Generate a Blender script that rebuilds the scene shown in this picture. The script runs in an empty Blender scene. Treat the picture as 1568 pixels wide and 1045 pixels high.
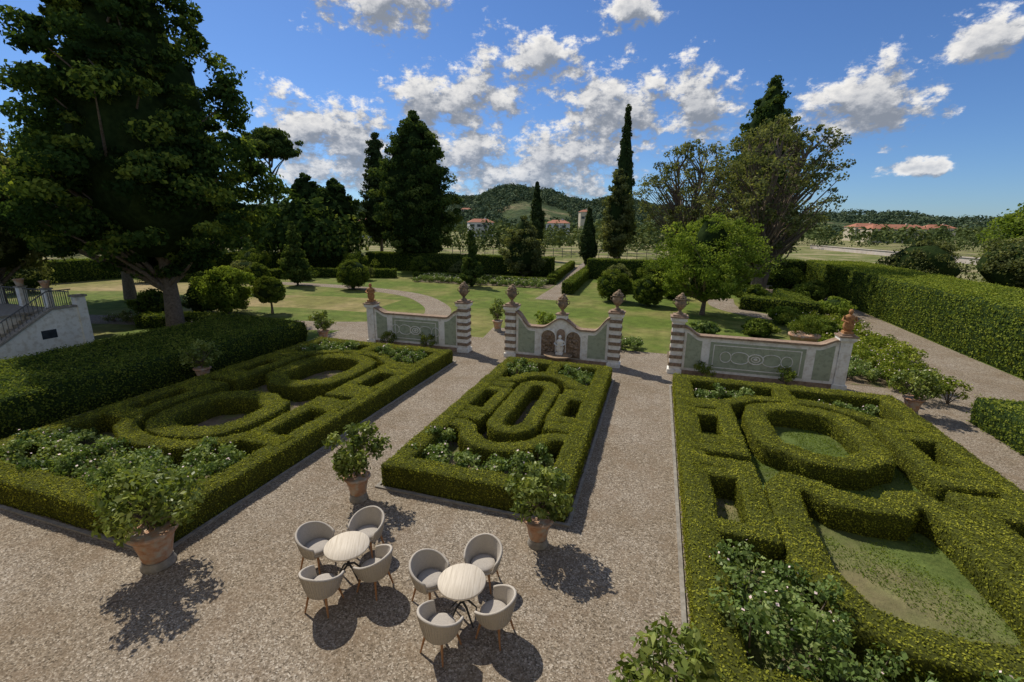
import bpy, math, numpy as np
from math import sin, cos, pi, radians
rng=np.random.default_rng(11)
scene=bpy.context.scene
COL=scene.collection

# ------------------------------------------------------------------ materials
def newmat(name):
    m=bpy.data.materials.new(name); m.use_nodes=True
    nt=m.node_tree; nt.nodes.clear()
    out=nt.nodes.new('ShaderNodeOutputMaterial')
    return m,nt,out
def N(nt,t,**k):
    n=nt.nodes.new(t)
    for a,b in k.items(): setattr(n,a,b)
    return n
def ramp(nt,stops,fac):
    r=N(nt,'ShaderNodeValToRGB'); e=r.color_ramp.elements
    while len(e)>1: e.remove(e[-1])
    e[0].position=stops[0][0]; e[0].color=(*stops[0][1],1)
    for p,c in stops[1:]:
        q=e.new(p); q.color=(*c,1)
    nt.links.new(fac,r.inputs[0]); return r.outputs[0]
def noise(nt,scale,detail=4,rough=.6,vec=None,out='Fac'):
    n=N(nt,'ShaderNodeTexNoise'); n.inputs['Scale'].default_value=scale
    n.inputs['Detail'].default_value=detail; n.inputs['Roughness'].default_value=rough
    if vec is None:
        tc=N(nt,'ShaderNodeTexCoord'); vec=tc.outputs['Object']
    nt.links.new(vec,n.inputs['Vector']); return n.outputs[out]
def mixc(nt,f,a,b,mode='MIX'):
    m=N(nt,'ShaderNodeMix',data_type='RGBA',blend_type=mode)
    if isinstance(f,(int,float)): m.inputs[0].default_value=f
    else: nt.links.new(f,m.inputs[0])
    for s,i in ((a,6),(b,7)):
        if isinstance(s,tuple): m.inputs[i].default_value=(*s,1)
        else: nt.links.new(s,m.inputs[i])
    return m.outputs[2]
def finish(nt,out,col,rough=.8,bumpsrc=None,bs=.4,bd=.02,spec=.3):
    p=N(nt,'ShaderNodeBsdfPrincipled')
    if isinstance(col,tuple): p.inputs['Base Color'].default_value=(*col,1)
    else: nt.links.new(col,p.inputs['Base Color'])
    p.inputs['Roughness'].default_value=rough
    p.inputs['Specular IOR Level'].default_value=spec
    if bumpsrc is not None:
        b=N(nt,'ShaderNodeBump'); b.inputs['Strength'].default_value=bs; b.inputs['Distance'].default_value=bd
        nt.links.new(bumpsrc,b.inputs['Height']); nt.links.new(b.outputs[0],p.inputs['Normal'])
    nt.links.new(p.outputs[0],out.inputs[0])
def noisemat(name,c1,c2,scale,rough=.8,bs=.3,bd=.01,scale2=None,c3=None,spec=.3):
    m,nt,out=newmat(name)
    n1=noise(nt,scale,4,.65)
    c=ramp(nt,[(.3,c1),(.7,c2)],n1)
    if scale2:
        n2=noise(nt,scale2,3,.6)
        f=ramp(nt,[(.45,(0,0,0)),(.65,(1,1,1))],n2)
        c=mixc(nt,f,c,c3)
    finish(nt,out,c,rough,n1,bs,bd,spec)
    return m
def leafmat(name,dark,mid,light,trans=.3,rough=.5,spec=.0):
    m,nt,out=newmat(name)
    a=N(nt,'ShaderNodeAttribute',attribute_name='lv')
    c=ramp(nt,[(0,dark),(.5,mid),(1,light)],a.outputs['Fac'])
    p=N(nt,'ShaderNodeBsdfDiffuse'); nt.links.new(c,p.inputs['Color'])
    t=N(nt,'ShaderNodeBsdfTranslucent')
    c2=mixc(nt,1.0,c,(1.35,1.3,.6),'MULTIPLY'); nt.links.new(c2,t.inputs[0])
    x=N(nt,'ShaderNodeMixShader'); x.inputs[0].default_value=trans
    nt.links.new(p.outputs[0],x.inputs[1]); nt.links.new(t.outputs[0],x.inputs[2])
    res=x.outputs[0]
    if spec>0:
        g=N(nt,'ShaderNodeBsdfGlossy'); g.inputs['Roughness'].default_value=rough; g.inputs['Color'].default_value=(1,1,1,1)
        y=N(nt,'ShaderNodeMixShader'); y.inputs[0].default_value=spec
        nt.links.new(res,y.inputs[1]); nt.links.new(g.outputs[0],y.inputs[2]); res=y.outputs[0]
    nt.links.new(res,out.inputs[0]); return m

def gravel():
    m,nt,out=newmat('gravel')
    tc=N(nt,'ShaderNodeTexCoord'); o=tc.outputs['Object']
    v=N(nt,'ShaderNodeTexVoronoi'); v.inputs['Scale'].default_value=44; nt.links.new(o,v.inputs['Vector'])
    sep=N(nt,'ShaderNodeSeparateColor'); nt.links.new(v.outputs['Color'],sep.inputs[0])
    c=ramp(nt,[(0,(.11,.09,.065)),(.25,(.225,.185,.135)),(.75,(.32,.27,.205)),(1,(.50,.45,.37))],sep.outputs[0])
    n2=noise(nt,.45,5,.7,o)
    big=ramp(nt,[(.3,(.78,.73,.66)),(.7,(1.08,1.08,1.10))],n2)
    c=mixc(nt,1.0,c,big,'MULTIPLY')
    n3=noise(nt,14,4,.8,o)
    sm=ramp(nt,[(.3,(.60,.60,.60)),(.7,(1.30,1.30,1.30))],n3)
    c=mixc(nt,1.0,c,sm,'MULTIPLY')
    n4=noise(nt,1.3,5,.75,o)
    f=ramp(nt,[(.48,(0,0,0)),(.70,(.6,.6,.6))],n4)
    c=mixc(nt,f,c,(.19,.135,.085))
    finish(nt,out,c,.9,v.outputs['Distance'],.6,.014,.15)
    return m
def grass(name,g1,g2,dry,t0=.5,t1=.7):
    m,nt,out=newmat(name)
    tc=N(nt,'ShaderNodeTexCoord'); o=tc.outputs['Object']
    n1=noise(nt,14,4,.75,o)
    c=ramp(nt,[(.3,g1),(.7,g2)],n1)
    n2=noise(nt,.13,6,.6,o)
    f=ramp(nt,[(t0,(0,0,0)),(t1,(1,1,1))],n2)
    c=mixc(nt,f,c,dry)
    n3=noise(nt,1.1,4,.7,o)
    s=ramp(nt,[(.3,(.66,.66,.66)),(.7,(1.24,1.24,1.24))],n3)
    c=mixc(nt,1.0,c,s,'MULTIPLY')
    finish(nt,out,c,.9,n1,.8,.04,.1)
    return m

M_gravel=gravel()
M_lawn=grass('lawn_grass',(.075,.12,.018),(.15,.19,.035),(.27,.23,.085),.46,.68)
M_lawndry=grass('dry_lawn',(.14,.15,.03),(.25,.22,.08),(.35,.27,.13),.42,.6)
M_field=grass('field',(.10,.13,.03),(.19,.20,.06),(.33,.28,.15),.45,.6)
M_soil=noisemat('bed_soil',(.09,.065,.04),(.24,.18,.12),5,.95,.8,.03,1.3,(.12,.13,.04))
M_bedgrass=grass('bed_grass',(.07,.105,.025),(.15,.19,.05),(.25,.20,.11),.48,.62)
M_box=leafmat('box_leaf',(.08,.082,.014),(.215,.235,.030),(.44,.43,.06),.28)
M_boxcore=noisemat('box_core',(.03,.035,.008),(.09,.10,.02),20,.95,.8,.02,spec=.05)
M_hedge=leafmat('laurel_hedge_leaf',(.045,.075,.014),(.12,.165,.028),(.25,.28,.055),.3)
M_hedgeL=leafmat('light_hedge_leaf',(.07,.11,.018),(.185,.235,.035),(.34,.37,.065),.3)
M_dark=leafmat('dark_tree_leaf',(.024,.045,.014),(.062,.10,.028),(.18,.22,.055),.3)
M_linden=leafmat('linden_leaf',(.022,.046,.015),(.060,.105,.028),(.32,.38,.06),.38)
M_conif=leafmat('conifer_leaf',(.02,.034,.014),(.058,.085,.032),(.14,.17,.06),.2)
M_olive=leafmat('greygreen_leaf',(.055,.07,.025),(.15,.17,.065),(.30,.31,.12),.35)
M_bright=leafmat('bright_leaf',(.08,.13,.02),(.20,.27,.045),(.36,.42,.09),.4)
M_rose=leafmat('rose_leaf',(.05,.09,.02),(.15,.22,.055),(.32,.38,.13),.3,.45,.012)
M_lemon=leafmat('lemon_leaf',(.055,.085,.015),(.16,.21,.04),(.35,.39,.10),.3,.4,.02)
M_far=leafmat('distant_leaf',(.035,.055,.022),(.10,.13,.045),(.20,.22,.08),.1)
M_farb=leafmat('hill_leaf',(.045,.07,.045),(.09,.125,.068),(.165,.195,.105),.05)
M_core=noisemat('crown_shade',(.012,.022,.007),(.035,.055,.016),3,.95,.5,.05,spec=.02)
M_bark=noisemat('bark',(.10,.075,.055),(.24,.19,.14),9,.95,.8,.03,spec=.1)
M_flower=noisemat('petal',(.75,.50,.48),(.85,.75,.70),30,.6,.1,.01)
M_plaster=noisemat('white_plaster',(.72,.70,.64),(.86,.84,.78),2.5,.85,.15,.01,5,(.62,.58,.50),spec=.2)
M_sage=noisemat('sage_panel',(.31,.345,.24),(.39,.425,.31),3,.85,.1,.01,6,(.27,.30,.21),spec=.2)
M_cop=noisemat('coping_stone',(.20,.13,.085),(.38,.28,.20),7,.9,.4,.02,spec=.2)
M_tufa=noisemat('tufa',(.13,.095,.06),(.38,.28,.20),11,.95,1.0,.05,spec=.1)
M_terra=noisemat('terracotta',(.38,.19,.10),(.54,.34,.22),8,.85,.2,.01,5,(.46,.40,.32),spec=.2)
M_stone=noisemat('weathered_stone',(.18,.12,.075),(.40,.29,.18),12,.9,.6,.02,4,(.13,.11,.08),spec=.2)
M_orange=noisemat('lichened_terracotta',(.26,.11,.05),(.50,.27,.11),14,.9,.6,.02,spec=.2)
M_kerb=noisemat('kerb_stone',(.20,.18,.15),(.36,.33,.28),8,.9,.4,.02,spec=.2)
M_fab=noisemat('woven_rope',(.42,.375,.315),(.56,.51,.435),70,.85,.8,.008,spec=.15)
M_cush=noisemat('cushion_fabric',(.36,.33,.29),(.46,.42,.37),40,.9,.2,.004,spec=.1)
M_wood=noisemat('teak_leg',(.26,.12,.05),(.42,.22,.1),18,.6,.1,.004)
M_metal=noisemat('black_metal',(.02,.02,.02),(.04,.04,.04),10,.5,.05,.002)
M_iron=noisemat('iron_rail',(.07,.07,.07),(.15,.15,.14),10,.6,.05,.002)
M_roof=noisemat('roof_tiles',(.30,.11,.06),(.46,.2,.12),3,.85,.4,.05)
M_house=noisemat('house_plaster',(.52,.44,.31),(.64,.56,.42),1,.85,.1,.02)
M_housew=noisemat('house_white',(.56,.53,.48),(.68,.65,.6),1,.85,.1,.02)
M_villa=noisemat('villa_plaster',(.66,.58,.44),(.76,.68,.54),1,.85,.1,.02)
M_win=noisemat('window_glass',(.03,.035,.04),(.06,.07,.08),3,.2,.0,.01)
M_rwall=noisemat('retaining_wall',(.46,.39,.33),(.60,.53,.46),.8,.9,.3,.03)
def tabletop():
    m,nt,out=newmat('table_top_wood')
    tc=N(nt,'ShaderNodeTexCoord'); o=tc.outputs['Object']
    mp=N(nt,'ShaderNodeMapping'); mp.inputs['Scale'].default_value=(1,.1,1); nt.links.new(o,mp.inputs[0])
    n=noise(nt,30,4,.6,mp.outputs[0])
    c=ramp(nt,[(.3,(.52,.45,.35)),(.7,(.66,.59,.48))],n)
    sx=N(nt,'ShaderNodeSeparateXYZ'); nt.links.new(o,sx.inputs[0])
    q=N(nt,'ShaderNodeMath',operation='MULTIPLY'); nt.links.new(sx.outputs[0],q.inputs[0]); q.inputs[1].default_value=9.7
    fr=N(nt,'ShaderNodeMath',operation='FRACT'); nt.links.new(q.outputs[0],fr.inputs[0])
    f=ramp(nt,[(0,(.72,.68,.62)),(.045,(.72,.68,.62)),(.055,(1,1,1))],fr.outputs[0])
    c=mixc(nt,1.0,c,f,'MULTIPLY')
    finish(nt,out,c,.6,n,.1,.003); return m
M_top=tabletop()

# ------------------------------------------------------------------ mesh builder
class MB:
    def __init__(s): s.V=[];s.L=[];s.S=[];s.M=[];s.A=[];s.SM=[];s.n=0
    def add(s,V,F,mat=0,lv=.5,smooth=False):
        V=np.asarray(V,float).reshape(-1,3)
        if isinstance(F,np.ndarray):
            s.L.append((F+s.n).ravel()); s.S.append(np.full(len(F),F.shape[1])); nf=len(F)
        else:
            s.L.append(np.concatenate([np.asarray(f)+s.n for f in F])); s.S.append(np.array([len(f) for f in F])); nf=len(F)
        s.V.append(V); s.M.append(np.full(nf,mat)); s.SM.append(np.full(nf,smooth))
        s.A.append(np.broadcast_to(np.asarray(lv,float),(len(V),)).copy() if np.ndim(lv)==0 else np.asarray(lv,float))
        s.n+=len(V)
    def build(s,name,mats,loc=(0,0,0),rot=0):
        V=np.concatenate(s.V);L=np.concatenate(s.L).astype(np.int32);S=np.concatenate(s.S).astype(np.int32)
        me=bpy.data.meshes.new(name)
        me.vertices.add(len(V)); me.vertices.foreach_set('co',V.astype(np.float32).ravel())
        me.loops.add(len(L)); me.loops.foreach_set('vertex_index',L)
        me.polygons.add(len(S)); st=np.concatenate([[0],np.cumsum(S)[:-1]]).astype(np.int32)
        me.polygons.foreach_set('loop_start',st); me.polygons.foreach_set('loop_total',S)
        for m in mats: me.materials.append(m)
        me.polygons.foreach_set('material_index',np.concatenate(s.M).astype(np.int32))
        me.polygons.foreach_set('use_smooth',np.concatenate(s.SM).astype(bool))
        at=me.attributes.new('lv','FLOAT','POINT'); at.data.foreach_set('value',np.concatenate(s.A).astype(np.float32))
        me.update(calc_edges=True)
        o=bpy.data.objects.new(name,me); COL.objects.link(o); o.location=loc; o.rotation_euler=(0,0,rot)
        return o
    def box(s,c,d,mat=0,rot=0,taper=1.):
        x,y,z=[a/2 for a in d]
        P=np.array([[-x,-y,-z],[x,-y,-z],[x,y,-z],[-x,y,-z],[-x*taper,-y*taper,z],[x*taper,-y*taper,z],[x*taper,y*taper,z],[-x*taper,y*taper,z]])
        cr,sr=cos(rot),sin(rot)
        P=np.stack([P[:,0]*cr-P[:,1]*sr,P[:,0]*sr+P[:,1]*cr,P[:,2]],1)+np.array(c)
        s.add(P,np.array([[0,3,2,1],[4,5,6,7],[0,1,5,4],[1,2,6,5],[2,3,7,6],[3,0,4,7]]),mat)
    def tube(s,pts,rad,n=7,mat=0,cap=True,smooth=True):
        pts=np.array(pts,float); k=len(pts); rad=np.broadcast_to(rad,(k,))
        T=np.gradient(pts,axis=0); T/=np.linalg.norm(T,axis=1)[:,None]+1e-9
        ref=np.array([.31,.17,.93]) if abs(T[0][2])<.9 else np.array([1,.1,0.])
        U=np.cross(T,ref); U/=np.linalg.norm(U,axis=1)[:,None]+1e-9; W=np.cross(T,U)
        a=np.arange(n)*2*pi/n
        V=pts[:,None]+rad[:,None,None]*(np.cos(a)[None,:,None]*U[:,None]+np.sin(a)[None,:,None]*W[:,None])
        i=np.arange(k-1)[:,None]*n; j=np.arange(n)[None]; j2=(j+1)%n
        F=np.stack([i+j,i+j2,i+n+j2,i+n+j],-1).reshape(-1,4)
        s.add(V.reshape(-1,3),F,mat,.5,smooth)
        if cap: s.add(V[-1],[list(range(n))],mat)
    def lathe(s,prof,c=(0,0,0),n=20,mat=0,smooth=True,sx=1,sy=1):
        prof=np.array(prof,float); k=len(prof); a=np.arange(n)*2*pi/n
        V=np.stack([prof[:,0][:,None]*np.cos(a)*sx,prof[:,0][:,None]*np.sin(a)*sy,np.repeat(prof[:,1][:,None],n,1)],-1)+np.array(c)
        i=np.arange(k-1)[:,None]*n; j=np.arange(n)[None]; j2=(j+1)%n
        s.add(V.reshape(-1,3),np.stack([i+j,i+j2,i+n+j2,i+n+j],-1).reshape(-1,4),mat,.5,smooth)
        if prof[-1][0]>.001: s.add(V[-1],[list(range(n))],mat)
        if prof[0][0]>.001: s.add(V[0],[list(range(n))[::-1]],mat)
    def prism(s,poly,y0,y1,mat=0,axis='y'):
        k=len(poly)
        if axis=='y': P=np.array([[x,y0,z] for x,z in poly]+[[x,y1,z] for x,z in poly])
        else: P=np.array([[y0,x,z] for x,z in poly]+[[y1,x,z] for x,z in poly])
        F=[list(range(k)),list(range(2*k-1,k-1,-1))]+[[i,i+k,(i+1)%k+k,(i+1)%k] for i in range(k)]
        s.add(P,F,mat)
    def ell(s,c,r,mat=0,n=14):
        t=np.linspace(-pi/2,pi/2,9); prof=[(max(cos(a),0.0005),sin(a)*r[2]) for a in t]
        s.lathe(prof,c,n,mat,True,r[0],r[1])

def nz(P,f,seed=0.):
    x,y,z=P[...,0]*f,P[...,1]*f,P[...,2]*f
    return (np.sin(x*1.7+y*2.3+seed)+np.sin(y*1.9-z*2.7+seed*2.1+x*.6)+np.sin(z*3.1+x*2.9-seed)+np.sin((x+y)*4.1+z*3.3+seed*.7)*.6+np.sin((x-y)*6.3+z*5.1+seed)*.4)/4.

def leafq(mb,P,Nr,size,mat,lv,rg,jit=.7,asp=.55):
    n=Nr+jit*rg.standard_normal(P.shape); n/=np.linalg.norm(n,axis=1)[:,None]+1e-9
    t=np.cross(n,rg.standard_normal(P.shape)); t/=np.linalg.norm(t,axis=1)[:,None]+1e-9
    b=np.cross(n,t)
    s=(size*(.65+.7*rg.random(len(P))))[:,None]
    V=np.stack([P-t*s*.5,P+b*s*asp*.5-t*s*.05,P+t*s*.5,P-b*s*asp*.5-t*s*.05],1).reshape(-1,3)
    mb.add(V,np.arange(len(V)).reshape(-1,4),mat,np.repeat(np.clip(lv,0,1),4))

def scatter(mb,V,F,dens,size,mat,rg,off=.02,jit=.6,asp=.6,lvf=1.2,lvs=0.):
    A=V[F[:,0]];B=V[F[:,1]];C=V[F[:,2]];D=V[F[:,3]]
    nr=np.cross(C-A,D-B); ar=np.linalg.norm(nr,axis=1)/2; nr=nr/(ar[:,None]*2+1e-9)
    n=int(ar.sum()*dens)
    if n<1:return
    k=rg.choice(len(F),n,p=ar/ar.sum()); u=rg.random((n,1));v=rg.random((n,1))
    P=(A[k]*(1-u)+B[k]*u)*(1-v)+(D[k]*(1-u)+C[k]*u)*v
    nn=nr[k]
    tuft=nz(P,7.,lvs+2.)
    P=P+nn*(rg.normal(off*.4,off,(n,1))+off*.9*tuft[:,None])
    lv=.42+.22*nz(P,lvf,3.+lvs)+.20*nz(P,lvf*3.3,1.)+.12*tuft+.2*rg.standard_normal(n)+.12*np.clip(nn[:,2],0,1)
    P[:,2]=np.maximum(P[:,2],.01)
    leafq(mb,P,nn,size,mat,lv,rg,jit,asp)

hcount=[0]
def hedge(mb,pts,w,h,rg,closed=False,dens=650,ls=.05,ntop=3,step=.3,disp=.022,mats=(0,1),off=.018,z0=0.0):
    hcount[0]+=1
    h=h+.004*(hcount[0]%9)
    pts=[np.array(p,float) for p in pts]
    if closed: pts=pts+[pts[0]]
    R=[]
    for a,b in zip(pts[:-1],pts[1:]):
        k=max(1,int(np.linalg.norm(b-a)/step))
        for i in range(k): R.append(a+(b-a)*i/k)
    if not closed: R.append(pts[-1])
    R=np.array(R); k=len(R)
    if closed: d1=R-np.roll(R,1,0); d2=np.roll(R,-1,0)-R
    else:
        d=np.diff(R,axis=0); d1=np.vstack([d[:1],d]); d2=np.vstack([d,d[-1:]])
    d1/=np.linalg.norm(d1,axis=1)[:,None]; d2/=np.linalg.norm(d2,axis=1)[:,None]
    T=d1+d2; T/=np.linalg.norm(T,axis=1)[:,None]
    c=np.clip((T*d1).sum(1),.6,1)
    Nn=np.stack([T[:,1],-T[:,0]],1)/c[:,None]
    r=min(.04,h*.12); hw=w/2
    cs=[(-hw*.98,0),(-hw*1.03,h*.5),(-hw,h-r)]+[(x,h) for x in np.linspace(-hw+r,hw-r,ntop)]+[(hw,h-r),(hw*1.03,h*.5),(hw*.98,0)]
    cs=np.array(cs); m=len(cs)
    V=np.zeros((k,m,3)); V[:,:,:2]=R[:,None]+Nn[:,None]*cs[None,:,0,None]; V[:,:,2]=cs[None,:,1]
    dd=nz(V,1.9,2.)*disp+nz(V,5.,5.)*disp*.6
    V[:,:,2]+=np.where(cs[None,:,1]>.01,dd,0); V[:,:,:2]+=(Nn[:,None]*np.sign(cs[None,:,0,None])*dd[:,:,None])
    V[:,:,2]+=z0
    ii=np.arange(k if closed else k-1)[:,None]; jj=np.arange(m-1)[None]
    i2=(ii+1)%k
    F=np.stack([ii*m+jj,ii*m+jj+1,i2*m+jj+1,i2*m+jj],-1).reshape(-1,4)
    VV=V.reshape(-1,3)
    mb.add(VV,F,mats[1],.3,True)
    chk=np.cross(VV[F[m//2-1,2]]-VV[F[m//2-1,0]],VV[F[m//2-1,3]]-VV[F[m//2-1,1]])[2]
    Fs=F if chk>0 else F[:,::-1]
    scatter(mb,VV,Fs,dens,ls,mats[0],rg,off)
    if not closed:
        for e in (0,k-1):
            cap=V[e]; mb.add(cap,[list(range(m))],mats[1],.3)
            q=[]
            for j in range(m//2):
                q.append([j,j+1,m-2-j,m-1-j])
            Fq=np.array(q); nrm=np.cross(cap[Fq[0,2]]-cap[Fq[0,0]],cap[Fq[0,3]]-cap[Fq[0,1]])
            outd=(T[e] if e else -T[e])
            if nrm[0]*outd[0]+nrm[1]*outd[1]<0: Fq=Fq[:,::-1]
            scatter(mb,cap,Fq,dens,ls,mats[0],rg,off)

# ------------------------------------------------------------------ ground
def sheet(name,polys,z,mat):
    mb=MB()
    for p in polys: mb.add([(x,y,z) for x,y in p],[list(range(len(p)))],0)
    return mb.build(name,[mat])
def rect(a,b,c,d): return [(a,c),(b,c),(b,d),(a,d)]
sheet('ground',[rect(-6000,6000,-3000,7000)],0,M_field)
sheet('gravel_courtyard',[rect(-18.6,17.0,-12,24.6)],.004,M_gravel)
sheet('lawn',[rect(-75,17,24.6,62),rect(-75,-18.6,-12,24.6)],.004,M_lawn)
def band(pts,w,n=8):
    P=np.array(pts,float); out=[]
    Q=np.vstack([2*P[0]-P[1],P,2*P[-1]-P[-2]])
    for i in range(1,len(Q)-2):
        for t in np.linspace(0,1,n,endpoint=False):
            a,b,c,d=Q[i-1],Q[i],Q[i+1],Q[i+2]
            out.append(.5*((2*b)+(-a+c)*t+(2*a-5*b+4*c-d)*t*t+(-a+3*b-3*c+d)*t**3))
    out.append(P[-1]); out=np.array(out); T=np.gradient(out,axis=0); T/=np.linalg.norm(T,axis=1)[:,None]
    Nn=np.stack([T[:,1],-T[:,0]],1)*w/2
    return [tuple(x) for x in out+Nn]+[tuple(x) for x in (out-Nn)[::-1]]
sheet('gravel_path',[band([(-60,15.5),(-40,19.5),(-27,22.5),(-18.7,24.6),(-16,27.2)],2.6)],.010,M_gravel)
sheet('gravel_path',[band([(-15.4,25.2),(-15.3,30),(-18,34.5),(-23,38.5),(-32,40.5),(-44,40)],2.0)],.014,M_gravel)
sheet('gravel_path',[band([(-8.2,24.6),(-8.6,27.6)],2.6)],.008,M_gravel)
sheet('gravel_path',[band([(-9.2,40),(-9.6,52),(-11,70),(-12.6,98)],2.4)],.008,M_gravel)
sheet('gravel_path',[rect(11.6,16.2,20,62)],.012,M_gravel)
sheet('gravel_path',[band([(12.5,36.5),(8,38.5),(5.8,42),(6,47)],2.2)],.016,M_gravel)
sheet('dry_lawn',[band([(-34,30),(-28,31.5),(-21,32)],6.),band([(-60,30),(-50,34),(-38,35)],9.)],.007,M_lawndry)
sheet('flower_bed_soil',[rect(.9,11.5,22.2,25.2),rect(-27,-10.8,47.2,50.6)],.013,M_soil)

# ------------------------------------------------------------------ parterre beds
hedge_mats=[M_box,M_boxcore]
def parterre(name,cx,cy,hw,hl,lines,w,h,seed,grassy=False):
    sheet('bed_soil',[rect(cx-hw+.1,cx+hw-.1,cy-hl+.1,cy+hl-.1)],.018,M_bedgrass if grassy else M_soil)
    k=MB()
    for (a,b,c,d) in ((cx-hw-.14,cx+hw+.14,cy-hl-.14,cy-hl-.06),(cx-hw-.14,cx+hw+.14,cy+hl+.06,cy+hl+.14),(cx-hw-.14,cx-hw-.06,cy-hl-.06,cy+hl+.06),(cx+hw+.06,cx+hw+.14,cy-hl-.06,cy+hl+.06)):
        k.box(((a+b)/2,(c+d)/2,.01),(b-a,d-c,.07))
    k.build('stone_edging',[M_kerb])
    mb=MB(); rg=np.random.default_rng(seed)
    for pts,closed,ww in lines:
        hedge(mb,[(cx+x,cy+y) for x,y in pts],ww,h,rg,closed,dens=1250,ls=.043,off=.017,disp=.024,ntop=4,step=.22)
    return mb.build(name,hedge_mats)
def mir(p): return p+[(-x,y) for x,y in p[-2:0:-1]]
def big_lines(hw,hl,left=False):
    a,b=hw-.31,hl-.31
    L=[([(-a,-b),(a,-b),(a,b),(-a,b)],True,.62)]
    up=[(0,.62),(.5,.68),(.85,1.05),(1.25,1.3),(1.4,1.9),(1.4,3.3),(1.2,4.0),(.7,4.35),(0,4.45)]
    L.append((mir(up),True,.66))
    if left:
        dn=[(0,-.75),(.5,-.8),(.85,-1.05),(1.2,-1.15),(1.4,-1.6),(1.4,-2.7),(1.2,-3.3),(.7,-3.65),(0,-3.75)]
        L.append(([(-a,-3.35),(-2.2,-3.35),(-1.8,-3.9),(-.9,-4.35),(0,-4.45),(.9,-4.35),(1.8,-3.9),(2.2,-3.35),(a,-3.35)],False,.5))
    else:
        dn=[(0,-1.35),(.55,-1.3),(.85,-.9),(1.3,-.75),(1.6,-1.2),(1.68,-2.2),(1.68,-4.0),(1.3,-4.9),(.7,-5.2),(0,-5.25)]
    L.append((mir(dn),True,.66))
    L+=[([(0,4.7),(0,b-.2)],False,.55)]
    L.append(([(-a,4.1),(-2.3,4.1),(-1.8,4.5),(-1.2,5.0),(0,5.15),(1.2,5.0),(1.8,4.5),(2.3,4.1),(a,4.1)],False,.45))
    for s in (-1,1):
        L.append(([(s*a,.42),(s*2.30,.42),(s*2.30,3.75),(s*a,3.75)],False,.5))
        L.append(([(s*a,-.42),(s*2.30,-.42),(s*2.30,-3.2),(s*a,-3.2)],False,.5))
        L.append(([(s*a,.95),(s*2.3,.95)],False,.6)); L.append(([(s*a,3.1),(s*2.3,3.1)],False,.55))
        L.append(([(s*a,-.9),(s*2.3,-.9)],False,.45))
    return L
def mid_lines():
    a,b=2.08,4.90
    og=[(-a,-2.15),(-1.5,-2.15),(-1.2,-2.35),(-1.0,-2.8),(-.5,-3.2),(0,-3.3),(.5,-3.2),(1.0,-2.8),(1.2,-2.35),(1.5,-2.15),(a,-2.15)]
    st=[(.54,y) for y in np.linspace(-1.5,1.5,5)]+[(.54*cos(t),1.55+.62*sin(t)) for t in np.linspace(.3,pi-.3,7)]+[(-.54,y) for y in np.linspace(1.5,-1.5,5)]+[(.54*cos(t),-1.55+.62*sin(t)) for t in np.linspace(pi+.3,2*pi-.3,7)]
    L=[([(-a,-b),(a,-b),(a,b),(-a,b)],True,.56),(og,False,.50),([(x,-y) for x,y in og],False,.50),(st,True,.50),([(0,3.4),(0,b-.2)],False,.46)]
    for s in (-1,1):
        L.append(([(s*a,-1.0),(s*1.12,-1.0),(s*1.12,1.0),(s*a,1.0)],False,.42))
        L.append(([(s*a,-1.55),(s*1.0,-1.55)],False,.55))
        L.append(([(s*a,1.55),(s*1.0,1.55)],False,.55))
    return L
parterre('box_hedge_parterre',-12.95,12.4,3.85,7.0,big_lines(3.85,7.0,True),.5,.62,1)
parterre('box_hedge_parterre',-3.85,14.1,2.36,5.18,mid_lines(),.5,.60,2)
parterre('box_hedge_parterre',4.85,12.2,3.8,7.0,big_lines(3.8,7.0),.5,.62,3,True)

# ------------------------------------------------------------------ roses & shrubs
def clumps(mb,C,R,nleaf,ls,mat,rg,sq=.8,jit=.8,asp=.6,lv0=.45,lvc=.18,up=.0,core=None):
    C=np.array(C);k=len(C); cv=rg.standard_normal(k)*lvc
    idx=np.repeat(np.arange(k),nleaf)
    d=rg.standard_normal((len(idx),3)); d/=np.linalg.norm(d,axis=1)[:,None]
    rr=(rg.random(len(idx))**.45)[:,None]
    P=C[idx]+d*rr*np.asarray(R)[idx][:,None]*np.array([1,1,sq])
    lv=lv0+cv[idx]+.15*rg.standard_normal(len(idx))+.12*(d[:,2]*rr[:,0])
    n=d+np.array([0,0,up])
    P[:,2]=np.maximum(P[:,2],.02)
    leafq(mb,P,n,ls,mat,lv,rg,jit,asp)
def rosebush(name,pts,rad,h,seed,flower=.02,leafm=None,n=900,ls=.085,fl=M_flower):
    mb=MB(); rg=np.random.default_rng(seed)
    for (x,y) in pts:
        k=12; hh=h*rg.uniform(.75,1.2); rr_=rad*rg.uniform(.8,1.2)
        a=rg.random(k)*6.28; q=np.sqrt(rg.random(k))*rr_*.85; z=hh*(.3+.62*rg.random(k)*(1-.4*q/rr_))
        C=np.stack([x+q*np.cos(a),y+q*np.sin(a),z],1)
        for c in C[:6]: mb.tube([(x,y,0),((x+c[0])/2,(y+c[1])/2,c[2]*.6),tuple(c)],[.02,.014,.006],5,1)
        clumps(mb,C,np.full(k,rr_*.38),n//k,ls,0,rg,.8,1.,.65,.50,.2,.4)
        nf=int(flower*n)
        if nf:
            j=rg.integers(0,k,nf); d=rg.standard_normal((nf,3)); d[:,2]=abs(d[:,2])+.3; d/=np.linalg.norm(d,axis=1)[:,None]
            leafq(mb,C[j]+d*rr_*.38,d,ls*.62,2,np.full(nf,.5),rg,.3,.9)
    return mb.build(name,[leafm or M_rose,M_bark,fl])
sd=100
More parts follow.
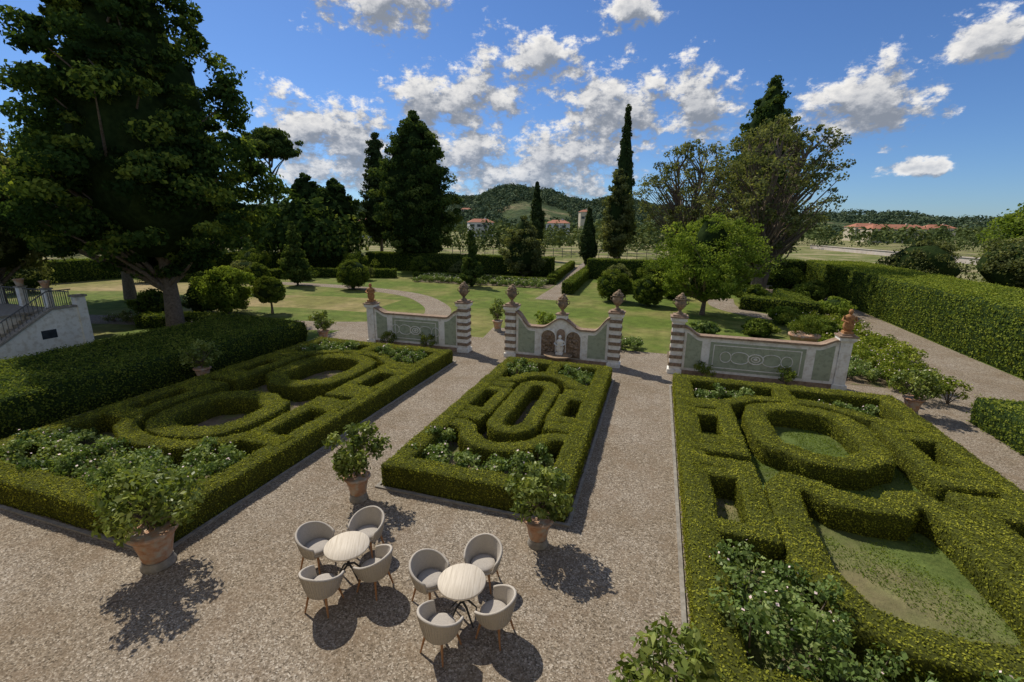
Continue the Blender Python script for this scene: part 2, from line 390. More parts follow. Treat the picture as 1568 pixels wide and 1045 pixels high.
def grid(x0,x1,y0,y1,step,seed,jit=.15):
    rg=np.random.default_rng(seed); out=[]
    for x in np.arange(x0,x1+.01,step):
        for y in np.arange(y0,y1+.01,step): out.append((x+rg.uniform(-jit,jit),y+rg.uniform(-jit,jit)))
    return out
for pts,r,h in [
    (grid(-15.9,-13.3,6.4,7.3,.82,1),.55,.9),(grid(-15.9,-15.2,8.0,8.4,.8,31),.5,.85),(grid(-12.5,-10,6.4,7.3,.8,2),.6,1.1),(grid(-10.7,-10.0,8.0,8.5,.7,32),.55,1.0),
    (grid(-15.8,-13.7,17.7,18.5,.8,3),.45,.85),(grid(-12,-10,17.7,18.5,.8,4),.45,.95),
    (grid(-5.6,-2.1,9.85,10.2,.65,5),.46,.85),(grid(-5.6,-5.1,10.9,11.4,.6,6),.4,.82),(grid(-2.6,-2.1,10.9,11.3,.6,16),.38,.78),
    (grid(-5.4,-4.5,17.6,18.5,.75,7),.42,.9),(grid(-3.2,-2.3,17.6,18.5,.75,8),.42,.9),
    (grid(1.8,3.9,17.5,18.2,.75,9),.45,.9),(grid(5.7,7.8,17.5,18.2,.75,10),.45,.9),
    (grid(1.95,2.8,6.4,8.2,.8,11),.66,1.2),(grid(3.2,7.6,6.05,6.2,.85,33),.58,1.05),(grid(7.0,7.7,7.0,8.2,.8,12),.55,.95),
    (grid(1.7,10.9,22.9,24.6,.85,13),.5,.75),(grid(-3.2,-.6,24.6,26.0,.8,14),.5,.7)]:
    sd+=1; rosebush('rose_bush',pts,r,h,sd,.012)
rosebush('rose_bush',grid(10.2,11.4,20.9,26,1.0,20),.7,1.1,140,.02,M_hedgeL,900,.09)
rosebush('rose_bush',grid(9.2,13.2,27,36,1.5,21),.9,1.0,141,.012,M_hedgeL,900,.12)
rosebush('rose_bush',grid(-26.5,-11.2,47.6,50.2,1.3,22),.7,.8,142,.03,M_rose,500,.13)
rosebush('lavender_bed',grid(-34,-21,20.2,21.4,1.,23),.5,.6,143,.03,M_olive,350,.09)

def blades(name,regions,dens,seed,hgt=.05,thr=-.1):
    rg=np.random.default_rng(seed); mb=MB()
    for (a,b,c,d) in regions:
        n=int((b-a)*(d-c)*dens); P=np.stack([rg.uniform(a,b,n),rg.uniform(c,d,n),np.full(n,.035)],1)
        keep=nz(P,1.2,4.)>thr+.2*rg.random(n); P=P[keep]; n=len(P)
        nn=rg.standard_normal((n,3)); nn[:,2]*=.4
        lv=.35+.25*nz(P,1.,2.)+.2*rg.standard_normal(n)
        leafq(mb,P,nn,hgt,0,lv,rg,.3,.35)
    return mb.build(name,[M_bright])
blades('bed_grass_tufts',[(1.5,8.2,5.8,18.6)],650,5,.05,-.25)
blades('weed_tufts',[(-16.3,-9.6,5.9,18.9),(-5.8,-1.9,9.3,18.9)],120,6,.06)

# ------------------------------------------------------------------ pots
def urnprof(s):
    return [(.24*s,0),(.26*s,.03*s),(.30*s,.25*s),(.36*s,.52*s),(.37*s,.55*s),(.41*s,.56*s),(.42*s,.64*s),(.39*s,.66*s),(.35*s,.62*s),(.34*s,.58*s),(.001,.58*s)]
def potted(name,x,y,s,ph,pr,seed,base=True,leaf=M_lemon,n=2600,ls=.12,zc=.42):
    mb=MB(); rg=np.random.default_rng(seed); z=0
    if base: mb.lathe([(.30*s,0),(.31*s,.03),(.27*s,.10),(.27*s,.16)],(x,y,.005),20,3); z=.16
    mb.lathe([(r,q+z) for r,q in urnprof(s)],(x,y,0),28,2)
    mb.lathe([(.425*s,.585*s+z),(.44*s,.6*s+z),(.44*s,.63*s+z),(.42*s,.645*s+z)],(x,y,0),28,2)
    mb.lathe([(.34*s,.57*s+z),(.001,.60*s+z)],(x,y,0),16,4)
    zt=z+.6*s
    k=34; a=rg.random(k)*6.28; t=rg.random(k); q=pr*np.sqrt(rg.random(k))*.95*np.sqrt(np.clip(1-(2*t-1)**2*.85,0,1))
    zz=zt+.18+(ph-zt-.20)*t
    C=np.stack([x+q*np.cos(a),y+q*np.sin(a),zz],1)
    tz=zt+(ph-zt)*zc*.5
    mb.tube([(x,y,zt-.1),(x+.02,y-.01,tz)],[.035,.028],7,1)
    for c in C: mb.tube([(x+.02,y-.01,tz-.03),((x+c[0])/2,(y+c[1])/2,(tz+c[2])/2+.02),tuple(c)],[.018,.011,.004],5,1)
    clumps(mb,C,np.full(k,pr*.27)*(.7+.7*rg.random(k)),n//k,ls,0,rg,.95,1.,.5,.47,.18,.4)
    return mb.build(name,[leaf,M_bark,M_terra,M_kerb,M_soil])
potted('potted_lemon_tree',-8.8,5.15,.95,1.85,.88,1,n=2700)
potted('potted_lemon_tree',-6.45,8.25,.72,1.85,.70,2,n=2400)
potted('potted_lemon_tree',-1.9,8.05,.72,1.7,.66,3,n=2000)
potted('potted_lemon_tree',.62,4.55,.8,1.9,.66,4,n=1700)
potted('potted_lemon_tree',9.25,19.1,.75,1.6,.72,5,n=1800)
potted('potted_lemon_tree',-17.6,13.3,.75,1.7,.7,6,n=1500)
potted('potted_lemon_tree',-17.6,20.6,.75,1.7,.65,7,n=1500)
potted('potted_lemon_tree',-9.3,26.6,.8,2.0,.6,8,n=1500)
potted('potted_lemon_tree',-6.0,25.2,.8,1.7,.6,9,n=1300,leaf=M_bright)
def bigpot():
    mb=MB(); rg=np.random.default_rng(50); x,y=7.5,26.2
    mb.lathe([(.35,0),(.42,.3),(.55,.8),(.66,1.15),(.72,1.17),(.72,1.28),(.66,1.3),(.6,1.24),(.001,1.22)],(x,y,0),30,1)
    k=26; d=rg.standard_normal((k,3)); d/=np.linalg.norm(d,axis=1)[:,None]; d[:,2]=abs(d[:,2])
    C=np.array([x,y,1.5])+d*np.array([.6,.6,.6])
    clumps(mb,C,np.full(k,.27),130,.08,0,rg,.9,.8,.6,.45,.12)
    mb.build('potted_bush',[M_hedge,M_terra])
bigpot()

# ------------------------------------------------------------------ furniture
def chair(x,y,rot):
    mb=MB(); n=31; amax=radians(118)
    A=np.linspace(-amax,amax,n)
    rows=[]
    for side in (1,0):
        for kz in range(6):
            t=kz/5.
            row=[]
            for a in A:
                q=abs(a)/amax
                top=.80-.20*(q**1.6)
                z=.36+(top-.36)*t
                r=.235+.085*t**.8 + (.018 if side else -.018)
                yy=-r*cos(a); xx=r*sin(a)*1.05
                if q>.75: yy+= (q-.75)*.14
                row.append((xx,yy,z))
            rows.append(row)
    O=np.array(rows[:6]);I=np.array(rows[6:])
    def sh(G,flip):
        k,m=G.shape[:2]; i=np.arange(k-1)[:,None]*m; j=np.arange(m-1)[None]
        F=np.stack([i+j,i+j+1,i+m+j+1,i+m+j],-1).reshape(-1,4); return F[:,::-1] if flip else F
    mb.add(O.reshape(-1,3),sh(O,False),0,.5,True); mb.add(I.reshape(-1,3),sh(I,True),0,.5,True)
    top=(O[-1]+I[-1])/2; e0=(O[:,0]+I[:,0])/2; e1=(O[:,-1]+I[:,-1])/2
    path=np.vstack([e0,top[1:-1],e1[::-1]])
    mb.tube(path,.023,8,0)
    mb.tube((O[0]+I[0])/2,.022,8,0)
    for j in range(1,n-1,1):
        mb.tube([O[t_][j]+(O[t_][j]-I[t_][j])*.12 for t_ in (0,2,5)],.007,4,0,False)
    mb.lathe([(.001,.345),(.20,.345),(.245,.36),(.25,.39),(.24,.40),(.001,.40)],(0,.01,0),28,0,sx=1.0,sy=1.0)
    mb.lathe([(.20,.401),(.228,.412),(.232,.44),(.215,.462),(.15,.472),(.001,.475)],(0,.015,0),28,1,sx=.98,sy=1.0)
    for sx in (-1,1):
        for sy in (-1,1):
            mb.tube([(sx*.16,sy*.16,.35),(sx*.225,sy*.225,.004)],[.023,.014],8,2)
    return mb.build('tub_chair',[M_fab,M_cush,M_wood],(x,y,.006),rot)
def table(x,y,rot=0):
    mb=MB()
    mb.lathe([(.001,.695),(.37,.695),(.395,.702),(.402,.715),(.402,.732),(.395,.742),(.001,.743)],(0,0,0),48,0)
    mb.lathe([(.10,.68),(.13,.693),(.001,.694)],(0,0,0),20,1)
    mb.tube([(0,0,.69),(0,0,.30)],.028,10,1)
    for i in range(4):
        a=pi/4+i*pi/2
        mb.tube([(0,0,.34),(.12*cos(a),.12*sin(a),.27),(.30*cos(a),.30*sin(a),.004)],[.02,.02,.013],8,1)
        mb.tube([(0,0,.58),(.26*cos(a),.26*sin(a),.69)],[.012,.012],6,1)
    mb.build('round_table',[M_top,M_metal],(x,y,.006),rot)
def setof(cx,cy,offs,seed):
    rg=np.random.default_rng(seed); table(cx,cy,rg.random())
    for (dx,dy) in offs:
        ang=math.atan2(-dy,-dx)-pi/2+rg.uniform(-.15,.15)
        chair(cx+dx,cy+dy,ang)
setof(-5.02,5.98,[(-.80,.10),(-.12,.78),(-.03,-.66),(.58,-.04)],1)
setof(-2.66,5.85,[(-.70,.18),(.06,.84),(-.08,-.66),(.64,-.14)],2)

# ------------------------------------------------------------------ garden wall
WY=21.45
def urn_prof(h):
    return [(.17*h,0),(.17*h,.06*h),(.08*h,.12*h),(.07*h,.2*h),(.12*h,.24*h),(.23*h,.38*h),(.27*h,.52*h),(.24*h,.62*h),(.21*h,.66*h),(.27*h,.70*h),(.28*h,.74*h),(.2*h,.76*h)]
def vase(mb,x,y,z,h,mat):
    mb.lathe(urn_prof(h),(x,y,z),20,mat)
    mb.ell((x,y,z+.82*h),(.17*h,.17*h,.12*h),mat); mb.ell((x+.04*h,y,z+.93*h),(.09*h,.09*h,.09*h),mat)
    for i in range(8):
        a=i*pi/4; mb.ell((x+.18*h*cos(a),y+.18*h*sin(a),z+.79*h),(.06*h,.06*h,.06*h),mat,8)
    for s in (-1,1):
        mb.tube([(x+s*.22*h,y,z+.62*h),(x+s*.34*h,y,z+.66*h),(x+s*.35*h,y,z+.52*h),(x+s*.25*h,y,z+.45*h)],.025*h,6,mat)
def statue(mb,x,y,z,h,mat):
    mb.box((x,y,z+.05*h),(.34*h,.34*h,.10*h),mat)
    mb.lathe([(.13*h,.1*h),(.19*h,.2*h),(.21*h,.34*h),(.15*h,.5*h),(.19*h,.62*h),(.20*h,.70*h),(.12*h,.76*h),(.06*h,.80*h),(.055*h,.83*h)],(x,y,z),16,mat,sy=.75)
    mb.ell((x,y-.02*h,z+.90*h),(.085*h,.095*h,.11*h),mat)
    for s in (-1,1):
        mb.tube([(x+s*.18*h,y,z+.70*h),(x+s*.27*h,y-.05*h,z+.54*h),(x+s*.08*h,y-.19*h,z+.47*h)],[.06*h,.05*h,.035*h],8,mat)
def pillar(x,h,w,quoin,orn):
    mb=MB()
    mb.box((x,WY,.10),(w+.12,w+.12,.20),0)
    mb.box((x,WY,(h-.30+.2)/2),(w,w,h-.5),0)
    if quoin:
        nb=6; hh=(h-.55)/nb
        for i in range(nb):
            zc=.26+hh*(i+.5)
            mb.box((x,WY,zc),(w+.07,w+.07,hh*.42),2)
    else:
        mb.box((x,WY,h*.5),(w*.6,w+.03,h*.62),0)
    mb.box((x,WY,h-.27),(w+.08,w+.08,.06),0)
    mb.box((x,WY,h-.17),(w+.18,w+.18,.14),0)
    mb.box((x,WY,h-.07),(w+.26,w+.26,.06),1)
    mb.box((x,WY,h-.01),(w+.05,w+.05,.08),1)
    if orn=='urn': vase(mb,x,WY,h+.03,.95,3)
    else: statue(mb,x,WY,h+.03,1.0,4)
    mb.build('gate_pillar',[M_plaster,M_cop,M_tufa,M_stone,M_orange])
for x,h,w,q,o in ((-14.9,2.3,.42,0,'statue'),(-9.35,2.7,.5,1,'urn'),(-6.75,2.7,.5,1,'urn'),(-1.6,2.7,.5,1,'urn'),(1.15,2.7,.5,1,'urn'),(7.65,2.35,.42,0,'statue')):
    pillar(x,h,w,q,o)
def wall(x0,x1,zt,base,mid=False,he0=2.2,he1=2.2):
    mb=MB(); L=x1-x0; n=60
    xs=np.linspace(0,L,n+1)
    def top(x):
        z=base
        e=.75
        if x<e: z+= (he0-base)*(.5+.5*cos(pi*x/e))
        if L-x<e: z+=(he1-base)*(.5+.5*cos(pi*(L-x)/e))
        if mid:
            c=abs(x-L/2)
            if c<1.0: z+=.5*(.5+.5*cos(pi*c/1.0))
        return z
    tp=[(x0+x,top(x)) for x in xs]
    y0,y1=WY-.16,WY+.16
    mb.prism([(x0,0)]+[(x1,0)]+tp[::-1],y0,y1,0)
    T=[(x,z+.005) for x,z in tp]; T2=[(x,z+.085) for x,z in tp]
    mb.prism(T+T2[::-1],y0-.07,y1+.07,1)
    for f,s in ((y0,-1),(y1,1)):
        def pl(poly,d0,m):
            mb.prism(poly,*( (f+s*d0,f+s*.002) if s<0 else (f+.002,f+s*d0)),m)
        pl([(x0+.02,.003),(x1-.02,.003),(x1-.02,.20),(x0+.02,.20)],.05,1)
        if not mid:
            segs=[(x0+.14,x0+.80,.12),(x0+1.15,x1-1.15,.0),(x1-.80,x1-.14,.12)]
        else:
            segs=[(x0+.15,x0+1.0,0),(x1-1.0,x1-.15,0)]
        for a,b,_ in segs:
            k=12; tops=[(a+(b-a)*i/k,top(a+(b-a)*i/k-x0)-.17) for i in range(k+1)]
            pl([(a,.32),(b,.32)]+tops[::-1],.012,2)
        a,b=segs[1] [:2] if not mid else (0,0)
        if not mid:
            zt_=base-.28; za=.44
            fr=lambda p,q,r,t:pl([(p,r),(q,r),(q,t),(p,t)],.024,3)
            fr(a+.14,b-.14,zt_-.035,zt_); fr(a+.14,b-.14,za,za+.035); fr(a+.14,a+.175,za+.036,zt_-.036); fr(b-.175,b-.14,za+.036,zt_-.036)
            cx=(a+b)/2; cz=(za+zt_)/2
            def ring(cx,cz,ra,rb,wd,q0=0,q1=2*pi,d=.028):
                ts=np.linspace(q0,q1,25)
                P=[np.array([cx+ra*cos(t),f+s*.018,cz+rb*sin(t)]) for t in ts]
                mb.tube(P,wd,6,3)
            ring(cx,cz,.30,.22,.026); ring(cx,cz,.17,.12,.022)
            mb.ell((cx,f+s*.015,cz),(.08,.03,.06),3)
            for q in (-1,1):
                ring(cx+q*.62,cz+.10,.33,.16,.018,(0 if q<0 else pi),(pi if q<0 else 0)); ring(cx+q*.62,cz-.10,.33,.16,.018,(-pi if q<0 else pi),(0 if q<0 else 2*pi))
                ring(cx+q*1.2,cz,.22,.24,.018)
    if mid:
        cx=(x0+x1)/2
        f=y0
        def arch(c,hw,zb,zs,n=12): return [(c-hw,zb),(c+hw,zb)]+[(c+hw*cos(t),zs+hw*sin(t)) for t in np.linspace(0,pi,n)]
        for c in (cx-.62,cx+.62):
            mb.prism(arch(c,.36,.25,1.2),f-.03,f+.001,4)
            P=[np.array([c-.38,f-.03,.25]),np.array([c-.38,f-.03,1.2])]+[np.array([c-.38*cos(t),f-.03,1.2+.38*sin(t)]) for t in np.linspace(0,pi,10)]+[np.array([c+.38,f-.03,.25])]
            mb.tube(P,.035,6,3)
        rg=np.random.default_rng(3)
        for i in range(34):
            c=cx+(-.62 if i%2 else .62); r=rg.uniform(.06,.13)
            mb.ell((c+rg.uniform(-.24,.24),f-.06,rg.uniform(.35,1.35)),(r,.07,r*.8),4,8)
        mb.prism(arch(cx,.20,.25,1.45),f-.05,f+.001,1)
        mb.lathe([(.30,0),(.36,.05),(.30,.12),(.36,.30),(.55,.44),(.58,.50),(.50,.48),(.001,.42)],(cx,f-.55,.004),26,5,sx=1.2)
        statue(mb,cx,f-.22,.45,.95,3)
        mb.box((cx,f-.20,.24),(.34,.30,.44),5)
        mb.box((cx,WY,base+.62),(.5,.44,.20),0); mb.box((cx,WY,base+.75),(.6,.52,.05),1)
        vase(mb,cx,WY,base+.775,.95,5)
    return mb.build('garden_wall' if not mid else 'fountain_wall',[M_plaster,M_cop,M_sage,M_plaster,M_tufa,M_stone])
wall(-14.68,-9.61,0,1.72,he0=2.0,he1=2.15)
wall(-6.49,-1.86,0,1.62,True,2.3,2.3)
wall(1.41,7.43,0,1.78,he0=2.15,he1=2.05)
for i,(x,y) in enumerate(((-13.6,20.9),(-11.2,20.9),(2.4,20.8),(5.6,20.8))):
    rosebush('shrub',[(x,y)],.5,.95,200+i,0.,M_hedge,900,.07)

# ------------------------------------------------------------------ big hedges
def bighedge(name,pts,w,h,seed,mat=M_hedge,dens=170,ls=.12,disp=.08,ntop=6,step=.6):
    mb=MB(); rg=np.random.default_rng(seed)
    hedge(mb,pts,w,h,rg,False,dens,ls,ntop,step,disp,off=.05)
    return mb.build(name,[mat,M_core])
bighedge('laurel_hedge',[(-21.4,1.5),(-21.2,20.2)],5.6,1.15,1,M_hedge,480,.08,.06,10)
bighedge('tall_hedge',[(18.9,8),(19.2,61)],5.6,2.95,2,M_hedgeL,230,.11,.10,10)
bighedge('clipped_hedge',[(12.7,12.0),(12.7,18.9)],3.6,.95,3,M_hedgeL,480,.07,.05,8)
bighedge('laurel_hedge',[(-41,59.3),(-13.2,59.8)],2.2,2.4,4,M_hedge,150,.16)
bighedge('laurel_hedge',[(-8.5,59.8),(3,60.2)],2.2,2.4,5,M_hedge,150,.16)
bighedge('tall_hedge',[(5,61.5),(16.2,61.5)],2.0,2.9,6,M_hedge,150,.16)
bighedge('low_hedge',[(-29,51.2),(-11,51.2)],.7,.6,7,M_hedge,250,.12,.03,3)
bighedge('low_hedge',[(-11.6,52),(-13.3,75)],.8,.9,8,M_hedge,200,.14,.03,3)
bighedge('low_hedge',[(-8.2,44),(-9.4,75)],1.0,1.1,9,M_hedge,200,.14,.03,3)
bighedge('low_hedge',[(-5,47),(3,48),(3.4,52)],1.1,1.1,10,M_hedge,200,.14,.05,4)
bighedge('low_hedge',[(7,41.6),(11.3,40.2),(11.3,48)],1.4,1.0,11,M_hedge,220,.13,.05,4)
bighedge('laurel_hedge',[(-62,28),(-58,52),(-43,58)],2.4,2.2,12,M_hedge,120,.18)
bighedge('low_hedge',[(-31,20.2),(-26.5,21.6)],1.6,.7,13,M_hedge,260,.12,.05,4)
bighedge('low_hedge',[(-52,36),(-40,47),(-31,50)],1.2,1.0,14,M_hedge,180,.16,.05,4)

# ------------------------------------------------------------------ trees
def prof(kind,t):
    if kind=='ovoid': return np.clip(np.sin(pi*np.clip(t,0,1)**.62),0,1)**.75
    if kind=='linden': return np.clip(np.minimum(1,(t/.16)**.6)*np.clip(1-((t-.16)/.84).clip(0)**1.5,0,1)**.75,0,1)
    if kind=='fan': return np.clip(np.minimum(1,.25+(t/.6))*np.clip(1-((t-.55)/.45).clip(0)**2.2,0,1)**.7,0,1)
    if kind=='cone': return np.clip(np.minimum(1,(t/.12)**.7)*(1-t*.97)**.8,0,1)
    if kind=='column': return np.clip(np.minimum(1,(t/.2)**.5)*(1-t)**.42,0,1)
    if kind=='tall': return np.clip(np.minimum(1,(t/.15)**.5)*np.clip(1-((t-.35)/.65).clip(0)**2.0,0,1)**.7*(.8+.2*np.minimum(1,t*3)),0,1)
    if kind=='cypress': return np.clip(np.minimum(1,(t/.3)**.5)*(1-t**1.6)**.75,0,1)
    if kind=='umbrella': return np.sqrt(np.clip(1-t**1.6,0,1))*np.minimum(1,.7+t*3)
    return np.sqrt(np.clip(1-(2*t-1)**2,0,1))
def tree(name,x,y,h,r,zb,kind,ncl,nleaf,ls,mat,tr,seed,core=.62,cr=.17,sq=.7,limbs=30,inner=.45,lumpy=.18,stems=1,lv0=.42,lvc=.16,asp=.62,up=.3,lt=1.):
    mb=MB(); rg=np.random.default_rng(seed)
    tt=rg.random(ncl*6); pr=prof(kind,tt); kp=rg.random(len(tt))<(pr+.08); tt=tt[kp][:ncl]; pr=prof(kind,tt); k=len(tt)
    az=rg.random(k)*2*pi
    q=(inner+(1-inner)*rg.random(k)**.6)
    lump=1+lumpy*np.sin(3*az+5*tt+seed)+lumpy*.7*np.sin(5*az-9*tt+seed*1.7)
    R=r*pr*q*lump; R=np.maximum(R-cr*r*.5,0)
    C=np.stack([x+R*np.cos(az),y+R*np.sin(az),zb+(h-zb)*tt*(1-cr*.15)],1)
    cR=r*cr*(.6+.8*rg.random(k))*(.55+.45*pr)
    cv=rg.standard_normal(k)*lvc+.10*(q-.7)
    idx=np.repeat(np.arange(k),nleaf)
    d=rg.standard_normal((len(idx),3)); d/=np.linalg.norm(d,axis=1)[:,None]
    rr=(.35+.65*rg.random(len(idx))**.6)
    P=C[idx]+d*(rr*cR[idx])[:,None]*np.array([1,1,sq])
    P+=nz(P,.9,seed)[:,None]*cr*r*.25*d
    n=d+np.array([0,0,up])
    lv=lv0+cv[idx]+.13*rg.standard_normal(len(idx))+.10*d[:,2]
    P[:,2]=np.maximum(P[:,2],.03)
    leafq(mb,P,n,ls,0,lv,rg,.75,asp)
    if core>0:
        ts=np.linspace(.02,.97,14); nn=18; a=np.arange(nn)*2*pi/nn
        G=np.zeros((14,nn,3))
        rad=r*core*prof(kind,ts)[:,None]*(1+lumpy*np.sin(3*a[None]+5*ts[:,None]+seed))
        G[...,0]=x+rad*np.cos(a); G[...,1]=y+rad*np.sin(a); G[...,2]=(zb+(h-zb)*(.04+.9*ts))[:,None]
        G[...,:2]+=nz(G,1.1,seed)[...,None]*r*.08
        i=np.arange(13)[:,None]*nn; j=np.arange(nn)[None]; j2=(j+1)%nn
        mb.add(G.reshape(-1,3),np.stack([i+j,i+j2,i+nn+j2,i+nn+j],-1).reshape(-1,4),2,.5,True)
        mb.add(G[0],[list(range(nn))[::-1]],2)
    htr=zb+(h-zb)*(.75 if kind!='umbrella' else .3)
    stemtop=[]
    for s in range(stems):
        aa=s*2.4+seed
        ox,oy=(0,0) if stems==1 else (cos(aa)*r*.38,sin(aa)*r*.38)
        zz=np.linspace(0,1,7)
        pts_=[(x+ox*u**1.2+sin(u*5+s)*tr*.5,y+oy*u**1.2+cos(u*4+s)*tr*.5,htr*u) for u in zz]
        stemtop.append(np.array(pts_))
        mb.tube(pts_,[tr*(1.25 if u==0 else 1-.75*u)*(1 if stems==1 else .62) for u in zz],9,1)
    sel=rg.choice(k,min(limbs,k),replace=False)
    for i in sel:
        c=C[i]; z0=min(max(zb*.75,c[2]-np.hypot(c[0]-x,c[1]-y)*.9-.5),htr*.95); z0=max(z0,zb*.5)
        if stems>1:
            best=min(stemtop,key=lambda S:np.min(np.hypot(S[:,0]-c[0],S[:,1]-c[1])))
            u=z0/htr*6; j=int(min(5,u)); st=best[j]+(best[j+1]-best[j])*(u-j)
        else: st=np.array([x,y,z0])
        m=(st+c)/2+np.array([rg.normal()*.06*r,rg.normal()*.06*r,.04*r])
        mb.tube([st,st*.6+m*.4+np.array([0,0,.02*r]),m,c],[tr*.42*lt,tr*.3*lt,tr*.2*lt,tr*.05],6,1)
    return mb.build(name,[mat,M_bark,M_core])

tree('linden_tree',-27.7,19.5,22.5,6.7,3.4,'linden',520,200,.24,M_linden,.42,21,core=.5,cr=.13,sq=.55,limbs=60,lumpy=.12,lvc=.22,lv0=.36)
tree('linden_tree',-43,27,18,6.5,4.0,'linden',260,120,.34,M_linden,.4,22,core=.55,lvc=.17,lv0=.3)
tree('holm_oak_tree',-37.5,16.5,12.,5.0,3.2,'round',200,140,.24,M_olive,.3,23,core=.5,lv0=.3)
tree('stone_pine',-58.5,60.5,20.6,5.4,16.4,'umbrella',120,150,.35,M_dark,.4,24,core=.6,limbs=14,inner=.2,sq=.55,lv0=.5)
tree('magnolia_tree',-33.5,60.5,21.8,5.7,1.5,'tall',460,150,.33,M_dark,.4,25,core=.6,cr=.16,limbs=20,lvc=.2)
tree('conifer_tree',-46,70,21.5,3.2,3,'column',200,110,.36,M_conif,.3,26,core=.5,cr=.26,limbs=20)
tree('holm_oak_tree',-55,63,14.3,4.2,1.5,'tall',180,120,.4,M_dark,.4,27,core=.6,lv0=.3)
tree('holm_oak_tree',-48.3,61.5,13.4,4.2,1.5,'tall',180,120,.4,M_dark,.4,28,core=.6,lv0=.3)
tree('cypress_tree',-22.7,87,15.6,1.7,1,'cypress',150,90,.4,M_conif,.2,29,core=.8,cr=.35,sq=1.4,limbs=0)
tree('cypress_tree',-7.1,89,27.8,2.3,1,'cypress',260,110,.42,M_conif,.3,30,core=.8,cr=.3,sq=1.5,limbs=0)
tree('cedar_tree',-6.6,76,15.6,3.0,2,'column',170,100,.38,M_olive,.3,31,core=.55,cr=.28,limbs=10)
tree('cypress_tree',-10.9,75,9.7,1.6,.6,'cypress',120,90,.35,M_conif,.2,32,core=.8,cr=.35,sq=1.4,limbs=0)
tree('cypress_tree',12.6,72.6,26.6,4.2,3,'tall',280,110,.42,M_dark,.4,33,core=.65,cr=.25,limbs=0)
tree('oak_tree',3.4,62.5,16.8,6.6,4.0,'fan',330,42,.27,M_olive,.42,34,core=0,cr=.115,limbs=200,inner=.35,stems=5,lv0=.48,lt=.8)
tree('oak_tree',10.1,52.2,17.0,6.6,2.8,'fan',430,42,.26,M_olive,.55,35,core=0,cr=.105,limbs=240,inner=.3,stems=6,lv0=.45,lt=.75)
tree('fruit_tree',3.6,37.2,7.5,3.9,1.3,'round',300,100,.16,M_bright,.17,36,core=.3,cr=.15,limbs=60,lv0=.34,lumpy=.22,lvc=.2)
tree('young_conifer',-19,45.8,6.6,1.5,.2,'cone',110,90,.2,M_dark,.1,37,core=.4,cr=.28,limbs=10,lv0=.5)
tree('young_conifer',-36.5,39.5,6.8,1.9,.4,'cone',110,90,.22,M_dark,.1,38,core=.3,cr=.28,limbs=10,lv0=.5)
tree('magnolia_tree',-16.4,56.7,7.9,2.9,.5,'ovoid',150,110,.24,M_olive,.2,39,core=.6,cr=.22,limbs=10)
for i,(x,y,h,r,z) in enumerate([(-29.3,39.3,3.0,1.6,.2),(-26.8,26.2,2.75,1.05,.75),(-35.5,33.5,2.9,1.1,.6),(-3.5,41.3,2.9,1.5,.1),(-.5,40.0,2.6,1.35,.1)]):
    tree('topiary_ball',x,y,h,r,z,'round',170,90,.12,M_hedge,.09,40+i,core=.82,cr=.2,limbs=0,lumpy=.03,inner=.85)
tree('bright_shrub',-29.6,25.0,3.4,2.1,.2,'round',150,110,.15,M_bright,.1,45,core=.4,cr=.24,limbs=20,lv0=.35)
tree('bush',28,62,5.4,3.8,0,'round',150,90,.24,M_olive,.2,46,core=.7,cr=.22,limbs=0)
tree('bush',36.5,62,6,4.2,0,'round',150,90,.26,M_olive,.2,47,core=.7,cr=.22,limbs=0)
tree('walnut_tree',42,66,11.2,6.2,.8,'round',220,100,.32,M_bright,.2,48,core=.65,cr=.2,limbs=0,lv0=.3)
rg=np.random.default_rng(77)
for i,(x,y,r,h,m) in enumerate([(-40,44,1.6,2.6,M_hedge),(-44,40,1.8,2.4,M_olive),(-49,46,2.2,3.2,M_hedge),(-33,46,1.4,1.8,M_olive),(-38,52,2.0,3.,M_hedge),(-30,55,1.8,2.4,M_hedge),(-24,54.5,1.6,2.,M_olive),(-53,36,2.3,3,M_hedge),(0,56,2,2.6,M_hedge),(-4,53,1.5,2.4,M_olive),(6,56,2.2,2.8,M_hedge),(13,55,2,2.4,M_hedge),(1.5,45,1.2,1.5,M_bright),(-55,26,2.5,3.4,M_olive),(-33,22.2,1.3,1.9,M_hedge),(-31.6,24.6,1.2,2.2,M_dark),(8.3,45,1.4,1.6,M_hedge),(13.2,40,1.3,1.5,M_bright),(12.8,46,1.5,1.8,M_hedge),(9,36,1.1,1.2,M_bright),(6.3,31,1.0,1.0,M_hedge),(9.8,31,1.2,1.2,M_hedge),(3.2,30,.8,.9,M_rose),(14.5,50,1.4,1.8,M_hedge)]):
    tree('shrub',x,y,h,r,0.05,'round',70,90,.16,m,.08,300+i,core=.6,cr=.28,limbs=0)

def mass(name,pts,hs,nq,ls,mat,seed,w=.42):
    rg=np.random.default_rng(seed); pts=np.array(pts); k=len(pts)
    idx=np.repeat(np.arange(k),nq); d=rg.standard_normal((len(idx),3)); d/=np.linalg.norm(d,axis=1)[:,None]
    d[:,2]=np.abs(d[:,2])*1.0-.15
    r=hs*w*(.8+.5*rg.random(k)); lob=1+.25*np.sin(d[:,0]*5+idx)+.2*np.sin(d[:,1]*6+idx*2)
    P=pts[idx]+np.stack([d[:,0]*r[idx]*lob,d[:,1]*r[idx]*lob,(hs[idx]*.40)+d[:,2]*hs[idx]*.58*lob],1)
    lv=.42+(rg.standard_normal(k)*.2)[idx]+.12*rg.standard_normal(len(idx))+.1*d[:,2]
    mb=MB(); leafq(mb,P,d+np.array([0,0,.3]),1.,0,lv,rg,.5,.8)
    V=mb.V[0].reshape(-1,4,3); c=V.mean(1,keepdims=True); V=c+(V-c)*(ls*hs[idx])[:,None,None]; mb.V[0]=V.reshape(-1,3)
    return mb.build(name,[mat])
